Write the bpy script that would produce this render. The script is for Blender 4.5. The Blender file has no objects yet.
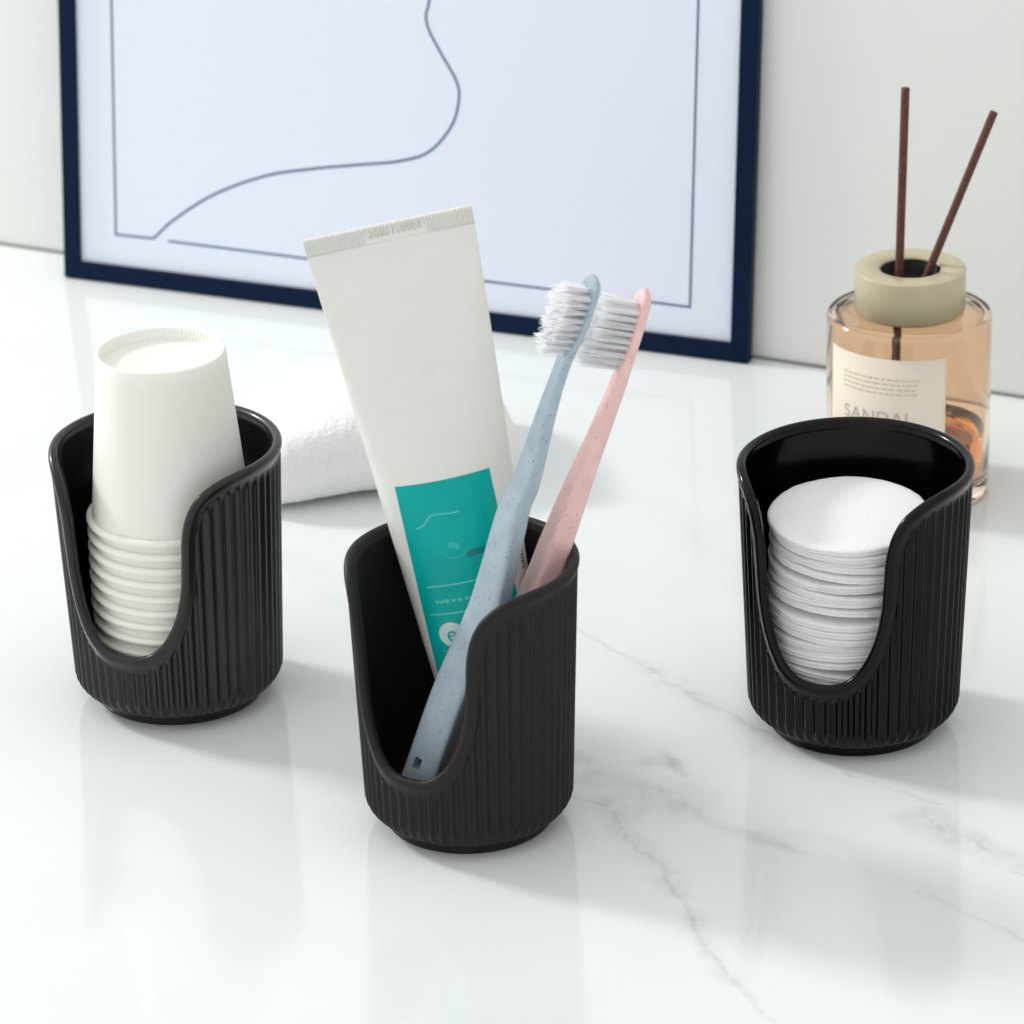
import bpy, bmesh, math, random
import numpy as np
from mathutils import Vector, Matrix, noise
random.seed(7)
rng = np.random.default_rng(5)
sc = bpy.context.scene
COL = sc.collection
PI = math.pi

# ------------------------------------------------------------------ camera geometry (metres)
F, PITCH, ROLL, DIST = 4000.0, math.radians(23.6), math.radians(1.6), 1.49
_d = np.array([0, math.cos(PITCH), -math.sin(PITCH)]); _r = np.array([1., 0, 0]); _u = np.array([0, math.sin(PITCH), math.cos(PITCH)])
_R = math.cos(ROLL) * _r - math.sin(ROLL) * _u
_U = math.sin(ROLL) * _r + math.cos(ROLL) * _u
_C = -DIST * _d

def at(px, py, n=(0, 0, 1), c=0.0):
    """point of the plane n.p = c seen at a pixel of the photograph"""
    n = np.array(n, float)
    k = _d + _R * (px - 512) / F - _U * (py - 512) / F
    t = (c - n @ _C) / (n @ k)
    return _C + t * k

def pix(p):
    v = np.array(p, float) - _C
    z = v @ _d
    return 512 + F * (v @ _R) / z, 512 - F * (v @ _U) / z, z

cam_d = bpy.data.cameras.new('camera'); cam = bpy.data.objects.new('camera', cam_d); COL.objects.link(cam)
cam.matrix_world = Matrix(((_R[0], _U[0], -_d[0], _C[0]), (_R[1], _U[1], -_d[1], _C[1]), (_R[2], _U[2], -_d[2], _C[2]), (0, 0, 0, 1)))
cam_d.sensor_width = 36; cam_d.sensor_height = 36; cam_d.lens = 36 * F / 1024
cam_d.clip_start = .05; cam_d.clip_end = 50
cam_d.dof.use_dof = True
cam_d.dof.focus_distance = 1.31
cam_d.dof.aperture_fstop = 22.0
sc.camera = cam

# ------------------------------------------------------------------ helpers
def tag(o, label=None, cat=None, group=None, kind=None):
    if label: o['label'] = label
    if cat: o['category'] = cat
    if group: o['group'] = group
    if kind: o['kind'] = kind
    return o

def empty(name, loc=(0, 0, 0), rz=0.0):
    o = bpy.data.objects.new(name, None); COL.objects.link(o)
    o.location = [float(v) for v in loc]; o.rotation_euler = (0, 0, rz); o.empty_display_size = .01
    return o

def mesh_obj(name, verts, faces, mat, parent=None, smooth=True):
    me = bpy.data.meshes.new(name)
    me.from_pydata([tuple(map(float, v)) for v in verts], [], faces)
    me.update()
    if smooth: me.polygons.foreach_set('use_smooth', [True] * len(me.polygons))
    o = bpy.data.objects.new(name, me); COL.objects.link(o)
    if mat: me.materials.append(mat)
    if parent: o.parent = parent
    return o

def bm_obj(name, bm, mat, parent=None, smooth=False):
    me = bpy.data.meshes.new(name); bm.to_mesh(me); bm.free()
    if smooth: me.polygons.foreach_set('use_smooth', [True] * len(me.polygons))
    o = bpy.data.objects.new(name, me); COL.objects.link(o)
    if mat: me.materials.append(mat)
    if parent: o.parent = parent
    return o

def lathe(prof, n=96, closed_bottom=False, warp=None):
    """revolve (r, z) pairs round z; pairs with r = 0 become poles"""
    V, Fc, rings = [], [], []
    for r, z in prof:
        if r < 1e-7:
            V.append((0, 0, z)); rings.append([len(V) - 1])
        else:
            k = len(V)
            for i in range(n):
                a = 2 * PI * i / n
                V.append((r * math.sin(a), -r * math.cos(a), z))
            rings.append(list(range(k, k + n)))
    for A, B in zip(rings, rings[1:]):
        for i in range(n):
            j = (i + 1) % n
            if len(A) == 1 and len(B) == 1: continue
            if len(A) == 1: Fc.append((A[0], B[j], B[i]))
            elif len(B) == 1: Fc.append((A[i], A[j], B[0]))
            else: Fc.append((A[i], A[j], B[j], B[i]))
    return V, Fc

def catmull(pts, n):
    """n points evenly spaced in parameter along a Catmull-Rom spline"""
    P = np.array(pts, float); P = np.vstack([2 * P[0] - P[1], P, 2 * P[-1] - P[-2]])
    out = []
    m = len(P) - 3
    for t in np.linspace(0, m, n):
        i = min(int(t), m - 1); f = t - i
        a, b, c, e = P[i], P[i + 1], P[i + 2], P[i + 3]
        out.append(.5 * (2 * b + (c - a) * f + (2 * a - 5 * b + 4 * c - e) * f * f + (3 * b - a - 3 * c + e) * f ** 3))
    return np.array(out)

def resample(P, n):
    s = np.r_[0, np.cumsum(np.linalg.norm(np.diff(P, axis=0), axis=1))]
    q = np.linspace(0, s[-1], n)
    return np.stack([np.interp(q, s, P[:, k]) for k in range(P.shape[1])], 1), s[-1]

def srgb(r, g, b):
    f = lambda c: (c / 255 / 12.92) if c / 255 <= .04045 else ((c / 255 + .055) / 1.055) ** 2.4
    return (f(r), f(g), f(b))

# ------------------------------------------------------------------ materials
class NT:
    def __init__(s, name):
        s.m = bpy.data.materials.new(name); s.m.use_nodes = True
        s.t = s.m.node_tree; s.b = s.t.nodes['Principled BSDF']
    def n(s, typ, **kw):
        nd = s.t.nodes.new(typ)
        for k, v in kw.items():
            if k.startswith('_'): nd.inputs[k[1:]].default_value = v
            else: setattr(nd, k, v)
        return nd
    def l(s, a, b): s.t.links.new(a, b)

def base(name, color, rough=.5, spec=.5, **kw):
    k = NT(name); b = k.b
    b.inputs['Base Color'].default_value = (*color, 1)
    b.inputs['Roughness'].default_value = rough
    b.inputs['Specular IOR Level'].default_value = spec
    for a, v in kw.items():
        b.inputs[a.replace('_', ' ')].default_value = v
    return k

def add_bump(k, scale, strength, dist=.001, detail=3, rough_var=0.0, kind='noise'):
    co = k.n('ShaderNodeTexCoord')
    tx = k.n('ShaderNodeTexNoise', _Scale=scale, _Detail=float(detail)) if kind == 'noise' else k.n('ShaderNodeTexVoronoi', _Scale=scale)
    k.l(co.outputs['Object'], tx.inputs['Vector'])
    bp = k.n('ShaderNodeBump', _Strength=strength, _Distance=dist)
    k.l(tx.outputs[0], bp.inputs['Height']); k.l(bp.outputs[0], k.b.inputs['Normal'])
    if rough_var:
        mr = k.n('ShaderNodeMapRange')
        mr.inputs['To Min'].default_value = k.b.inputs['Roughness'].default_value - rough_var
        mr.inputs['To Max'].default_value = k.b.inputs['Roughness'].default_value + rough_var
        k.l(tx.outputs[0], mr.inputs['Value']); k.l(mr.outputs[0], k.b.inputs['Roughness'])
    return k

def add_mottle(k, c1, c2, scale, lo=.35, hi=.65, detail=4):
    co = k.n('ShaderNodeTexCoord')
    tx = k.n('ShaderNodeTexNoise', _Scale=scale, _Detail=float(detail))
    k.l(co.outputs['Object'], tx.inputs['Vector'])
    cr = k.n('ShaderNodeValToRGB')
    cr.color_ramp.elements[0].position = lo; cr.color_ramp.elements[0].color = (*c1, 1)
    cr.color_ramp.elements[1].position = hi; cr.color_ramp.elements[1].color = (*c2, 1)
    k.l(tx.outputs[0], cr.inputs[0]); k.l(cr.outputs[0], k.b.inputs['Base Color'])
    return cr

def ceramic(name, col, rough, spec, coat, crough):
    k = base(name, col, rough, spec)
    k.b.inputs['Coat Weight'].default_value = coat
    k.b.inputs['Coat Roughness'].default_value = crough
    add_bump(k, 260, .12, .0004, 4, .03)
    return k.m

M = {}
M['satin_black'] = ceramic('satin_black_ceramic', (.0060, .0060, .0063), .32, .32, .30, .08)
M['matte_black'] = ceramic('matte_black_ceramic', (.0125, .0122, .0125), .5, .24, 0.0, .3)
M['gloss_black'] = ceramic('gloss_black_ceramic', (.0006, .0006, .0005), .24, .11, .24, .04)

k = base('cup_paper', (.86, .86, .80), .55, .3); add_bump(k, 900, .12, .0003, 3); M['paper'] = k.m
k.b.inputs['Subsurface Weight'].default_value = .15; k.b.inputs['Subsurface Radius'].default_value = (.002, .002, .0018); k.b.inputs['Subsurface Scale'].default_value = 1.0

k = base('cotton', (.86, .86, .865), .9, .15)
k.b.inputs['Sheen Weight'].default_value = .3
k.b.inputs['Subsurface Weight'].default_value = .4; k.b.inputs['Subsurface Radius'].default_value = (.003, .003, .003); k.b.inputs['Subsurface Scale'].default_value = 1.0
add_bump(k, 800, .6, .0005, 6); M['cotton'] = k.m

k = base('terry', (.87, .87, .88), .95, .1); k.b.inputs['Sheen Weight'].default_value = .4
add_bump(k, 1500, .7, .0005, 2); M['towel'] = k.m

k = base('tube_plastic', (.755, .762, .72), .32, .5); add_bump(k, 45, .35, .004, 2); M['tube'] = k.m
k = base('cap_plastic', (.8, .8, .78), .35); M['cap'] = k.m
k = base('teal_print', srgb(0, 171, 165), .35, .2)
add_mottle(k, (.0, .36, .335), (.0, .42, .39), 40); M['teal'] = k.m
M['teal_light'] = base('teal_light_print', srgb(92, 205, 196), .35).m
M['teal_faint'] = base('teal_faint_print', srgb(30, 184, 176), .35).m
M['teal_dark'] = base('teal_dark_print', srgb(3, 118, 124), .35).m
M['print_white'] = base('white_print', srgb(200, 222, 216), .4).m
M['print_black'] = base('black_print', (.02, .02, .02), .5).m
M['emboss'] = base('embossed_plastic', (.56, .565, .51), .4).m

def straw_plastic(name, col, spot):
    k = base(name, col, .42, .4)
    co = k.n('ShaderNodeTexCoord')
    vo = k.n('ShaderNodeTexVoronoi', _Scale=900.0); vo.inputs['Randomness'].default_value = 1
    k.l(co.outputs['Object'], vo.inputs['Vector'])
    sep = k.n('ShaderNodeSeparateColor'); k.l(vo.outputs['Color'], sep.inputs[0])
    # only some cells carry a speck, each of its own size
    mr = k.n('ShaderNodeMapRange'); mr.inputs['From Min'].default_value = .55; mr.inputs['From Max'].default_value = 1.0
    mr.inputs['To Min'].default_value = 0; mr.inputs['To Max'].default_value = .34
    k.l(sep.outputs[0], mr.inputs['Value'])
    lt = k.n('ShaderNodeMath', operation='SUBTRACT'); k.l(mr.outputs[0], lt.inputs[0]); k.l(vo.outputs['Distance'], lt.inputs[1])
    m2 = k.n('ShaderNodeMath', operation='MULTIPLY'); m2.inputs[1].default_value = 12; m2.use_clamp = True; k.l(lt.outputs[0], m2.inputs[0])
    m3 = k.n('ShaderNodeMath', operation='MULTIPLY'); m3.inputs[1].default_value = .75; k.l(m2.outputs[0], m3.inputs[0])
    tx = k.n('ShaderNodeTexNoise', _Scale=180.0, _Detail=5.0); k.l(co.outputs['Object'], tx.inputs['Vector'])
    cr = k.n('ShaderNodeValToRGB')
    cr.color_ramp.elements[0].position = .35; cr.color_ramp.elements[0].color = (*[c * .93 for c in col], 1)
    cr.color_ramp.elements[1].position = .65; cr.color_ramp.elements[1].color = (*[min(1, c * 1.05) for c in col], 1)
    k.l(tx.outputs[0], cr.inputs[0])
    mx = k.n('ShaderNodeMix', data_type='RGBA'); k.l(m3.outputs[0], mx.inputs['Factor']); k.l(cr.outputs[0], mx.inputs[6])
    mx.inputs[7].default_value = (*spot, 1); k.l(mx.outputs[2], k.b.inputs['Base Color'])
    bp = k.n('ShaderNodeBump', _Strength=.25, _Distance=.0004); k.l(tx.outputs[0], bp.inputs['Height']); k.l(bp.outputs[0], k.b.inputs['Normal'])
    return k.m
M['blue_straw'] = straw_plastic('blue_straw_plastic', srgb(170, 186, 198), srgb(98, 110, 128))
M['pink_straw'] = straw_plastic('pink_straw_plastic', srgb(237, 196, 193), srgb(170, 112, 108))
k = base('nylon', (.98, .98, .99), .4, .4); k.b.inputs['Subsurface Weight'].default_value = .0

tr = k.n('ShaderNodeBsdfTranslucent'); tr.inputs[0].default_value = (.99, .99, 1, 1)
ms = k.n('ShaderNodeMixShader'); ms.inputs[0].default_value = .8
outn = [n for n in k.t.nodes if n.type == 'OUTPUT_MATERIAL'][0]
k.l(k.b.outputs[0], ms.inputs[1]); k.l(tr.outputs[0], ms.inputs[2]); k.l(ms.outputs[0], outn.inputs[0])
M['nylon'] = k.m

k = base('navy_lacquer', srgb(0, 24, 54), .45, .12); add_bump(k, 300, .1, .0003); M['navy'] = k.m
k = base('art_paper', srgb(228, 233, 247), .5, .35); M['art'] = k.m
M['ink'] = base('ink_line', srgb(84, 104, 142), .6, .2).m

k = base('wall_paint', (.80, .825, .805), .7, .25); add_mottle(k, (.77, .785, .765), (.79, .805, .785), 9); add_bump(k, 250, .12, .0005, 4); M['wall'] = k.m
M['joint_shade'] = base('joint_shade_grey', (.25, .25, .24), .7, .2).m  # grey that paints the contact shade where wall meets table

k = NT('peach_glass')
k.b.inputs['Base Color'].default_value = (.965, .765, .60, 1); k.b.inputs['Roughness'].default_value = .0
k.b.inputs['Transmission Weight'].default_value = 1; k.b.inputs['IOR'].default_value = 1.45
M['glass'] = k.m
k = NT('fragrance_oil')
k.b.inputs['Base Color'].default_value = (1.0, .50, .18, 1); k.b.inputs['Roughness'].default_value = 0
k.b.inputs['Transmission Weight'].default_value = 1; k.b.inputs['IOR'].default_value = 1.36
M['oil'] = k.m
k = base('khaki_collar', srgb(192, 182, 152), .32, .4); add_bump(k, 200, .1, .0003); M['collar'] = k.m
M['label_paper'] = base('label_paper', srgb(232, 222, 206), .6, .2).m
M['label_ink'] = base('label_ink', srgb(186, 176, 160), .6, .2).m
M['label_ink_faint'] = base('label_ink_faint', srgb(208, 198, 182), .6, .2).m
M['dark'] = base('dark_hollow', (.006, .004, .003), .6, .2).m
k = base('rattan', srgb(98, 58, 50), .6, .3); add_mottle(k, srgb(86, 50, 42), srgb(104, 64, 55), 900, .35, .65); add_bump(k, 900, .6, .0006); M['reed'] = k.m

# ---- marble: veins are broken lines lying where they lie in the slab
def marble():
    k = base('marble', (.8, .8, .8), .09, .5)
    geo = k.n('ShaderNodeNewGeometry')
    pos = geo.outputs['Position']
    nz = k.n('ShaderNodeTexNoise', _Scale=55.0, _Detail=6.0, _Roughness=.65); k.l(pos, nz.inputs['Vector'])
    sub = k.n('ShaderNodeVectorMath', operation='SUBTRACT'); k.l(nz.outputs['Color'], sub.inputs[0]); sub.inputs[1].default_value = (.5, .5, .5)
    scl = k.n('ShaderNodeVectorMath', operation='SCALE'); k.l(sub.outputs[0], scl.inputs[0]); scl.inputs['Scale'].default_value = .013
    add = k.n('ShaderNodeVectorMath', operation='ADD'); k.l(pos, add.inputs[0]); k.l(scl.outputs[0], add.inputs[1])
    flat = k.n('ShaderNodeVectorMath', operation='MULTIPLY'); k.l(add.outputs[0], flat.inputs[0]); flat.inputs[1].default_value = (1, 1, 0)
    P = flat.outputs[0]
    # pixel path, half-width in mm, strength
    veins = [
        ([(560, 622), (596, 640), (640, 664), (673, 683), (709, 703), (741, 721), (773, 736), (814, 758), (854, 776), (904, 792), (938, 805)], 1.0, .30),
        ([(640, 664), (673, 683), (709, 703), (741, 721), (773, 736), (814, 758)], 4.2, .22),
        ([(575, 795), (610, 812), (628, 839), (660, 866), (678, 894), (691, 916), (700, 941), (728, 975), (764, 1011), (800, 1050)], .9, .34),
        ([(600, 800), (628, 836), (660, 866), (678, 894)], 4.2, .30),
        ([(689, 912), (700, 938), (716, 962), (730, 978)], 3.4, .24),
        ([(572, 770), (612, 793), (645, 800), (668, 800)], 11.0, .30),
        ([(573, 753), (600, 772), (640, 785), (669, 798), (709, 821), (750, 835), (795, 851)], 2.8, .26),
        ([(646, 762), (660, 762), (678, 764)], 3.0, .34),
        ([(664, 752), (672, 762), (684, 772)], 1.8, .30),
        ([(918, 818), (960, 838), (1000, 856), (1050, 872)], 6.0, .34),
        ([(922, 819), (962, 838), (985, 850)], .8, .22), ([(985, 862), (1004, 870), (1050, 884)], .8, .24),
        ([(915, 892), (955, 908), (1010, 934), (1060, 955)], 1.0, .24),
        ([(955, 720), (968, 760), (978, 800)], 1.8, .12),
        ([(655, 500), (720, 560), (760, 600)], 7, .08),
        ([(290, 560), (330, 590), (360, 640)], 7, .08),
    ]
    total = None
    for path, wmm, st in veins:
        best = None
        for (a, b) in zip(path, path[1:]):
            A = at(*a); B = at(*b); e = B - A; L2 = float(e @ e)
            s1 = k.n('ShaderNodeVectorMath', operation='SUBTRACT'); k.l(P, s1.inputs[0]); s1.inputs[1].default_value = (A[0], A[1], 0)
            dt = k.n('ShaderNodeVectorMath', operation='DOT_PRODUCT'); k.l(s1.outputs[0], dt.inputs[0]); dt.inputs[1].default_value = (e[0] / L2, e[1] / L2, 0)
            cl = k.n('ShaderNodeClamp'); k.l(dt.outputs['Value'], cl.inputs[0])
            sv = k.n('ShaderNodeVectorMath', operation='SCALE'); sv.inputs[0].default_value = (e[0], e[1], 0); k.l(cl.outputs[0], sv.inputs['Scale'])
            s2 = k.n('ShaderNodeVectorMath', operation='SUBTRACT'); k.l(s1.outputs[0], s2.inputs[0]); k.l(sv.outputs[0], s2.inputs[1])
            ln = k.n('ShaderNodeVectorMath', operation='LENGTH'); k.l(s2.outputs[0], ln.inputs[0])
            if best is None: best = ln.outputs['Value']
            else:
                mn = k.n('ShaderNodeMath', operation='MINIMUM'); k.l(best, mn.inputs[0]); k.l(ln.outputs['Value'], mn.inputs[1]); best = mn.outputs[0]
        mr = k.n('ShaderNodeMapRange', interpolation_type='SMOOTHERSTEP'); k.l(best, mr.inputs['Value'])
        mr.inputs['From Min'].default_value = 0; mr.inputs['From Max'].default_value = wmm * .001 * 2.1
        mr.inputs['To Min'].default_value = st * (.72 if wmm < 1.5 else .85); mr.inputs['To Max'].default_value = 0
        if total is None: total = mr.outputs[0]
        else:
            mx = k.n('ShaderNodeMath', operation='ADD'); k.l(total, mx.inputs[0]); k.l(mr.outputs[0], mx.inputs[1]); total = mx.outputs[0]
    # veins fade in and out along their way
    nb = k.n('ShaderNodeTexNoise', _Scale=85.0, _Detail=5.0, _Roughness=.7); k.l(pos, nb.inputs['Vector'])
    br = k.n('ShaderNodeMapRange'); k.l(nb.outputs[0], br.inputs['Value'])
    br.inputs['From Min'].default_value = .32; br.inputs['From Max'].default_value = .66; br.inputs['To Min'].default_value = .15; br.inputs['To Max'].default_value = 1.25
    mu = k.n('ShaderNodeMath', operation='MULTIPLY'); k.l(total, mu.inputs[0]); k.l(br.outputs[0], mu.inputs[1])
    # faint clouds in the stone
    nc = k.n('ShaderNodeTexNoise', _Scale=9.0, _Detail=4.0); k.l(pos, nc.inputs['Vector'])
    cc = k.n('ShaderNodeMapRange'); k.l(nc.outputs[0], cc.inputs['Value']); cc.inputs['From Min'].default_value = .45; cc.inputs['From Max'].default_value = .75
    cc.inputs['To Max'].default_value = .10
    ad = k.n('ShaderNodeMath', operation='ADD'); ad.use_clamp = True; k.l(mu.outputs[0], ad.inputs[0]); k.l(cc.outputs[0], ad.inputs[1])
    mix = k.n('ShaderNodeMix', data_type='RGBA'); k.l(ad.outputs[0], mix.inputs['Factor'])
    mix.inputs[6].default_value = (.775, .812, .80, 1); mix.inputs[7].default_value = (.34, .365, .375, 1)
    k.l(mix.outputs[2], k.b.inputs['Base Color'])
    return k.m
M['marble'] = marble()

# ------------------------------------------------------------------ setting
def slab(name, x0, x1, y0, y1, z0, z1, mat):
    bm = bmesh.new(); bmesh.ops.create_cube(bm, size=1)
    for v in bm.verts: v.co = ((x0 + x1) / 2 + v.co.x * (x1 - x0), (y0 + y1) / 2 + v.co.y * (y1 - y0), (z0 + z1) / 2 + v.co.z * (z1 - z0))
    return bm_obj(name, bm, mat)

tag(slab('tabletop', -1.6, 1.6, -1.1, 1.3, -.03, 0, M['marble']), kind='structure')
wa, wb = at(0, 244), at(1024, 398)
wd = (wb - wa) / np.linalg.norm(wb - wa); wang = math.atan2(wd[1], wd[0])
WLEAN = math.radians(4.6)      # wall tilted back so the leaning frame does not pierce it
wall = slab('wall', -1.6, 1.6, 0, .03, .0, 1.1, M['wall']); wall.location = ((wa + wb) / 2).tolist(); wall.rotation_euler = (-WLEAN, 0, wang)
tag(wall, kind='structure')
joint_shade = slab('joint_shade_strip', -1.6, 1.6, -.0009, -.00005, 0, .0010, M['joint_shade']); joint_shade.location = wall.location; joint_shade.rotation_euler.z = wang  # added thin dark strip, stands in for the shaded joint line
tag(joint_shade, kind='structure')

# ------------------------------------------------------------------ framed line drawing, leaning back
def frame():
    fl = at(64, 278); fr = at(747.5, 365)
    e = (fr - fl); W = np.linalg.norm(e); e /= W
    lean = math.radians(5.6); back = np.array([-e[1], e[0], 0])
    up = back * math.sin(lean) + np.array([0, 0, math.cos(lean)])
    nn = np.cross(e, up)                         # faces the camera side
    root = empty('picture_frame', fl, 0)
    mw = Matrix(((e[0], -nn[0], up[0], fl[0]), (e[1], -nn[1], up[1], fl[1]), (e[2], -nn[2], up[2], fl[2] + .0004), (0, 0, 0, 1)))
    root.matrix_world = mw
    tag(root, 'large navy blue frame with a thin flowing line drawing, leaning against the wall', 'picture frame')
    H = .195; T = .0055; B = .0078
    # mitred moulding: one bar mesh per side
    def bar(a, b, c, d_):
        V = []
        for y in (0, T):
            for p in (a, b, c, d_): V.append((p[0], y, p[1]))
        Fc = [(0, 1, 2, 3), (7, 6, 5, 4), (0, 4, 5, 1), (1, 5, 6, 2), (2, 6, 7, 3), (3, 7, 4, 0)]
        o = mesh_obj('moulding', V, Fc, M['navy'], root, smooth=False)
        bv = o.modifiers.new('b', 'BEVEL'); bv.width = .0005; bv.segments = 2
    o4 = [(0, 0), (W, 0), (W, H), (0, H)]; i4 = [(B, B), (W - B, B), (W - B, H - B), (B, H - B)]
    for i in range(4):
        j = (i + 1) % 4
        bar(o4[i], o4[j], i4[j], i4[i])
    y = .0022
    mesh_obj('print', [(B - .001, y, B - .001), (W - B + .001, y, B - .001), (W - B + .001, y, H - B + .001), (B - .001, y, H - B + .001),
                       (B - .001, y + .002, B - .001), (W - B + .001, y + .002, B - .001), (W - B + .001, y + .002, H - B + .001), (B - .001, y + .002, H - B + .001)],
             [(0, 1, 2, 3), (7, 6, 5, 4), (0, 4, 5, 1), (1, 5, 6, 2), (2, 6, 7, 3), (3, 7, 4, 0)], M['art'], root, smooth=False)
    inv = mw.inverted()
    pn = np.array([mw[0][1], mw[1][1], mw[2][1]]); o0 = np.array([mw[0][3], mw[1][3], mw[2][3]])
    def loc(px, py):
        p = at(px, py, pn, pn @ o0 + y)
        q = inv @ Vector(p.tolist()); return (q.x, q.z)
    def strip(name, pts, w, n=None, closed=False):
        P = np.array(pts)
        if n: P, _ = resample(catmull(P, 400), n)
        V, Fc = [], []
        for i in range(len(P)):
            a = P[max(i - 1, 0)]; b = P[min(i + 1, len(P) - 1)]
            if i == 0 or i == len(P) - 1 or n:
                t = (b - a) / np.linalg.norm(b - a); nrm = np.array([-t[1], t[0]]); k = 1
            else:
                t1 = (P[i] - a) / np.linalg.norm(P[i] - a); t2 = (b - P[i]) / np.linalg.norm(b - P[i])
                m = t1 + t2; m /= np.linalg.norm(m); nrm = np.array([-m[1], m[0]]); k = 1 / max(.4, abs(nrm @ np.array([-t1[1], t1[0]])))
            for s in (-1, 1):
                q = P[i] + nrm * s * w / 2 * k; V.append((q[0], y - .00012, q[1]))
        for i in range(len(P) - 1): Fc.append((2 * i, 2 * i + 2, 2 * i + 3, 2 * i + 1))
        return mesh_obj(name, V, Fc, M['ink'], root, smooth=False)
    cpx = [(154, 238), (175, 219), (215, 194), (265, 176), (310, 169), (355, 165), (400, 161), (430, 151), (452, 125), (459, 98), (456, 80), (442, 55), (429, 30), (426, 14), (430, -4)]
    cp = [loc(*p) for p in cpx]
    x, z = cp[-1]
    cp += [(x + .006, H - .0125)] if z < H - .016 else []
    strip('drawn_line', cp, .00105, 220)
    bl = loc(116, 234.5); br = loc(690, 307)
    g0 = loc(154, 238.5); g1 = loc(168, 241)
    strip('border_line', [g0, bl, (bl[0], H - bl[1]), (br[0], H - bl[1]), br, g1], .00095)
frame()

# ------------------------------------------------------------------ ribbed holder with a scooped front
H = .090
def curve_half():
    pts = [(0, .0275), (9, .0280), (17, .0302), (24, .0348), (30, .0425), (33.5, .052), (34.6, .0615), (35.6, .0710), (38.5, .0782), (44, .0838), (52, .0872), (62, .0892), (75, .09), (95, .09), (130, .09), (180, .09)]
    P = catmull([(math.radians(a) * .036, z) for a, z in pts], 1600)
    P[:, 1] = np.minimum(P[:, 1], .0902)
    return P

def wall_r(z):
    return .0345 + (.0376 - .0345) * (np.clip(z, 0, .1) - .0100) / .080

def make_holder_mesh(name, amp):
    NH = 620
    Ph, L = resample(curve_half(), NH + 1)
    # full loop: s = 0 at back (-180) -> front -> back
    right = Ph; left = Ph[1:-1][::-1] * [-1, 1]
    P = np.vstack([right, left])                  # phi*R , z
    N = len(P)
    T = np.roll(P, -1, 0) - np.roll(P, 1, 0)
    T[0] = [1, 0]; T[NH] = [1, 0]
    T[NH + 1:] = T[NH + 1:]
    # unwrap at the back
    T[:, 0] = np.where(np.abs(T[:, 0]) > .05, .0002, T[:, 0])
    T /= np.linalg.norm(T, axis=1)[:, None]
    Nn = np.stack([T[:, 1], -T[:, 0]], 1)         # into the material (downwards where the rim is level)
    # smooth the normals a little so that columns never cross
    for _ in range(30):
        Nn = (np.roll(Nn, 1, 0) + Nn * 2 + np.roll(Nn, -1, 0)) / 4
    Nn /= np.linalg.norm(Nn, axis=1)[:, None]
    sfrac = np.r_[np.linspace(0, 1, NH + 1), np.linspace(-1, 0, NH + 1)[1:-1]]
    phib = sfrac * PI * .036                      # where each column meets the bottom ring
    zb = .0100
    rings = []                                    # each: (arc, z, r)
    def put(arc, z, r): rings.append(np.stack([arc / .036, z, r], 1))
    def ribs(arc): return (0.5 + 0.5 * np.cos(58 * arc / .036)) ** 1.4
    zero = np.zeros(N)
    # underside, foot, chamfer
    for r, z in ((.0010, .0008), (.0257, .0008), (.0267, .0002), (.0273, .0), (.0278, .0004), (.0280, .0014), (.0282, .0026), (.0289, .0032)):
        put(phib, zero + z, zero + r)
    ch = [(.0296, .0036), (.0308, .0044), (.0321, .0056), (.0332, .0069), (.0339, .0082), (.0343, .0092)]
    for i, (r, z) in enumerate(ch):
        f = min(1, i / 3)
        put(phib, zero + z, r + f * amp * (ribs(phib) - .5))
    B = np.stack([phib, zero + zb], 1)
    d = .0044                                     # plain band under the lip
    Q = P + Nn * d
    for t in np.linspace(0, 1, 62)[:-1]:
        X = B * (1 - t) + Q * t
        dist = np.linalg.norm(Q - B, axis=1) * (1 - t)
        ramp = np.clip(dist / .0022, 0, 1); ramp = ramp * ramp * (3 - 2 * ramp)
        bead = .00035 * (1 - np.clip(dist / .003, 0, 1))
        put(X[:, 0], X[:, 1], wall_r(X[:, 1]) + ramp * amp * (ribs(X[:, 0]) - .5) + bead)
    rho = .0017
    for e in np.linspace(d, rho, 7):
        X = P + Nn * e
        f = 1 - (e - rho) / (d - rho)
        put(X[:, 0], X[:, 1], wall_r(X[:, 1]) + .00035 + .0007 * math.sin(f * PI / 2) ** 1.3)
    for a in np.linspace(-80, 90, 15):
        aa = math.radians(a)
        X = P + Nn * (rho * (1 - math.cos(aa)))
        put(X[:, 0], X[:, 1], wall_r(X[:, 1]) + .00105 - rho - math.sin(aa) * rho)
    for e, t in ((.0024, .0035), (.0034, .0034), (.0044, .0033)):
        X = P + Nn * e
        put(X[:, 0], X[:, 1], wall_r(X[:, 1]) - t + .0004 * (e < .005))
    Bi = np.stack([phib, zero + .0125], 1)
    for t in np.linspace(0, 1, 16)[1:]:
        X = Q * (1 - t) + Bi * t
        put(X[:, 0], X[:, 1], wall_r(X[:, 1]) - .0033)
    for r, z in ((.0306, .0100), (.0294, .0085), (.0270, .0080), (.012, .0080), (.0008, .0080)):
        put(phib, zero + z, zero + r)
    A = np.array(rings)
    K = len(A)
    V = np.stack([A[..., 2] * np.sin(A[..., 0]), -A[..., 2] * np.cos(A[..., 0]), A[..., 1]], -1).reshape(-1, 3)
    i = np.arange(N); j = (i + 1) % N
    Fc = []
    for q in range(K - 1):
        Fc.append(np.stack([q * N + i, q * N + j, (q + 1) * N + j, (q + 1) * N + i], 1))
    Fc = np.vstack(Fc)
    me = bpy.data.meshes.new(name)
    nf = len(Fc) + 2
    cap0 = list(range(N))[::-1]; cap1 = list(range((K - 1) * N, K * N))
    me.from_pydata(V.tolist(), [], Fc.tolist() + [cap0, cap1]); me.update()
    me.polygons.foreach_set('use_smooth', [True] * len(me.polygons))
    return me

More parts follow.
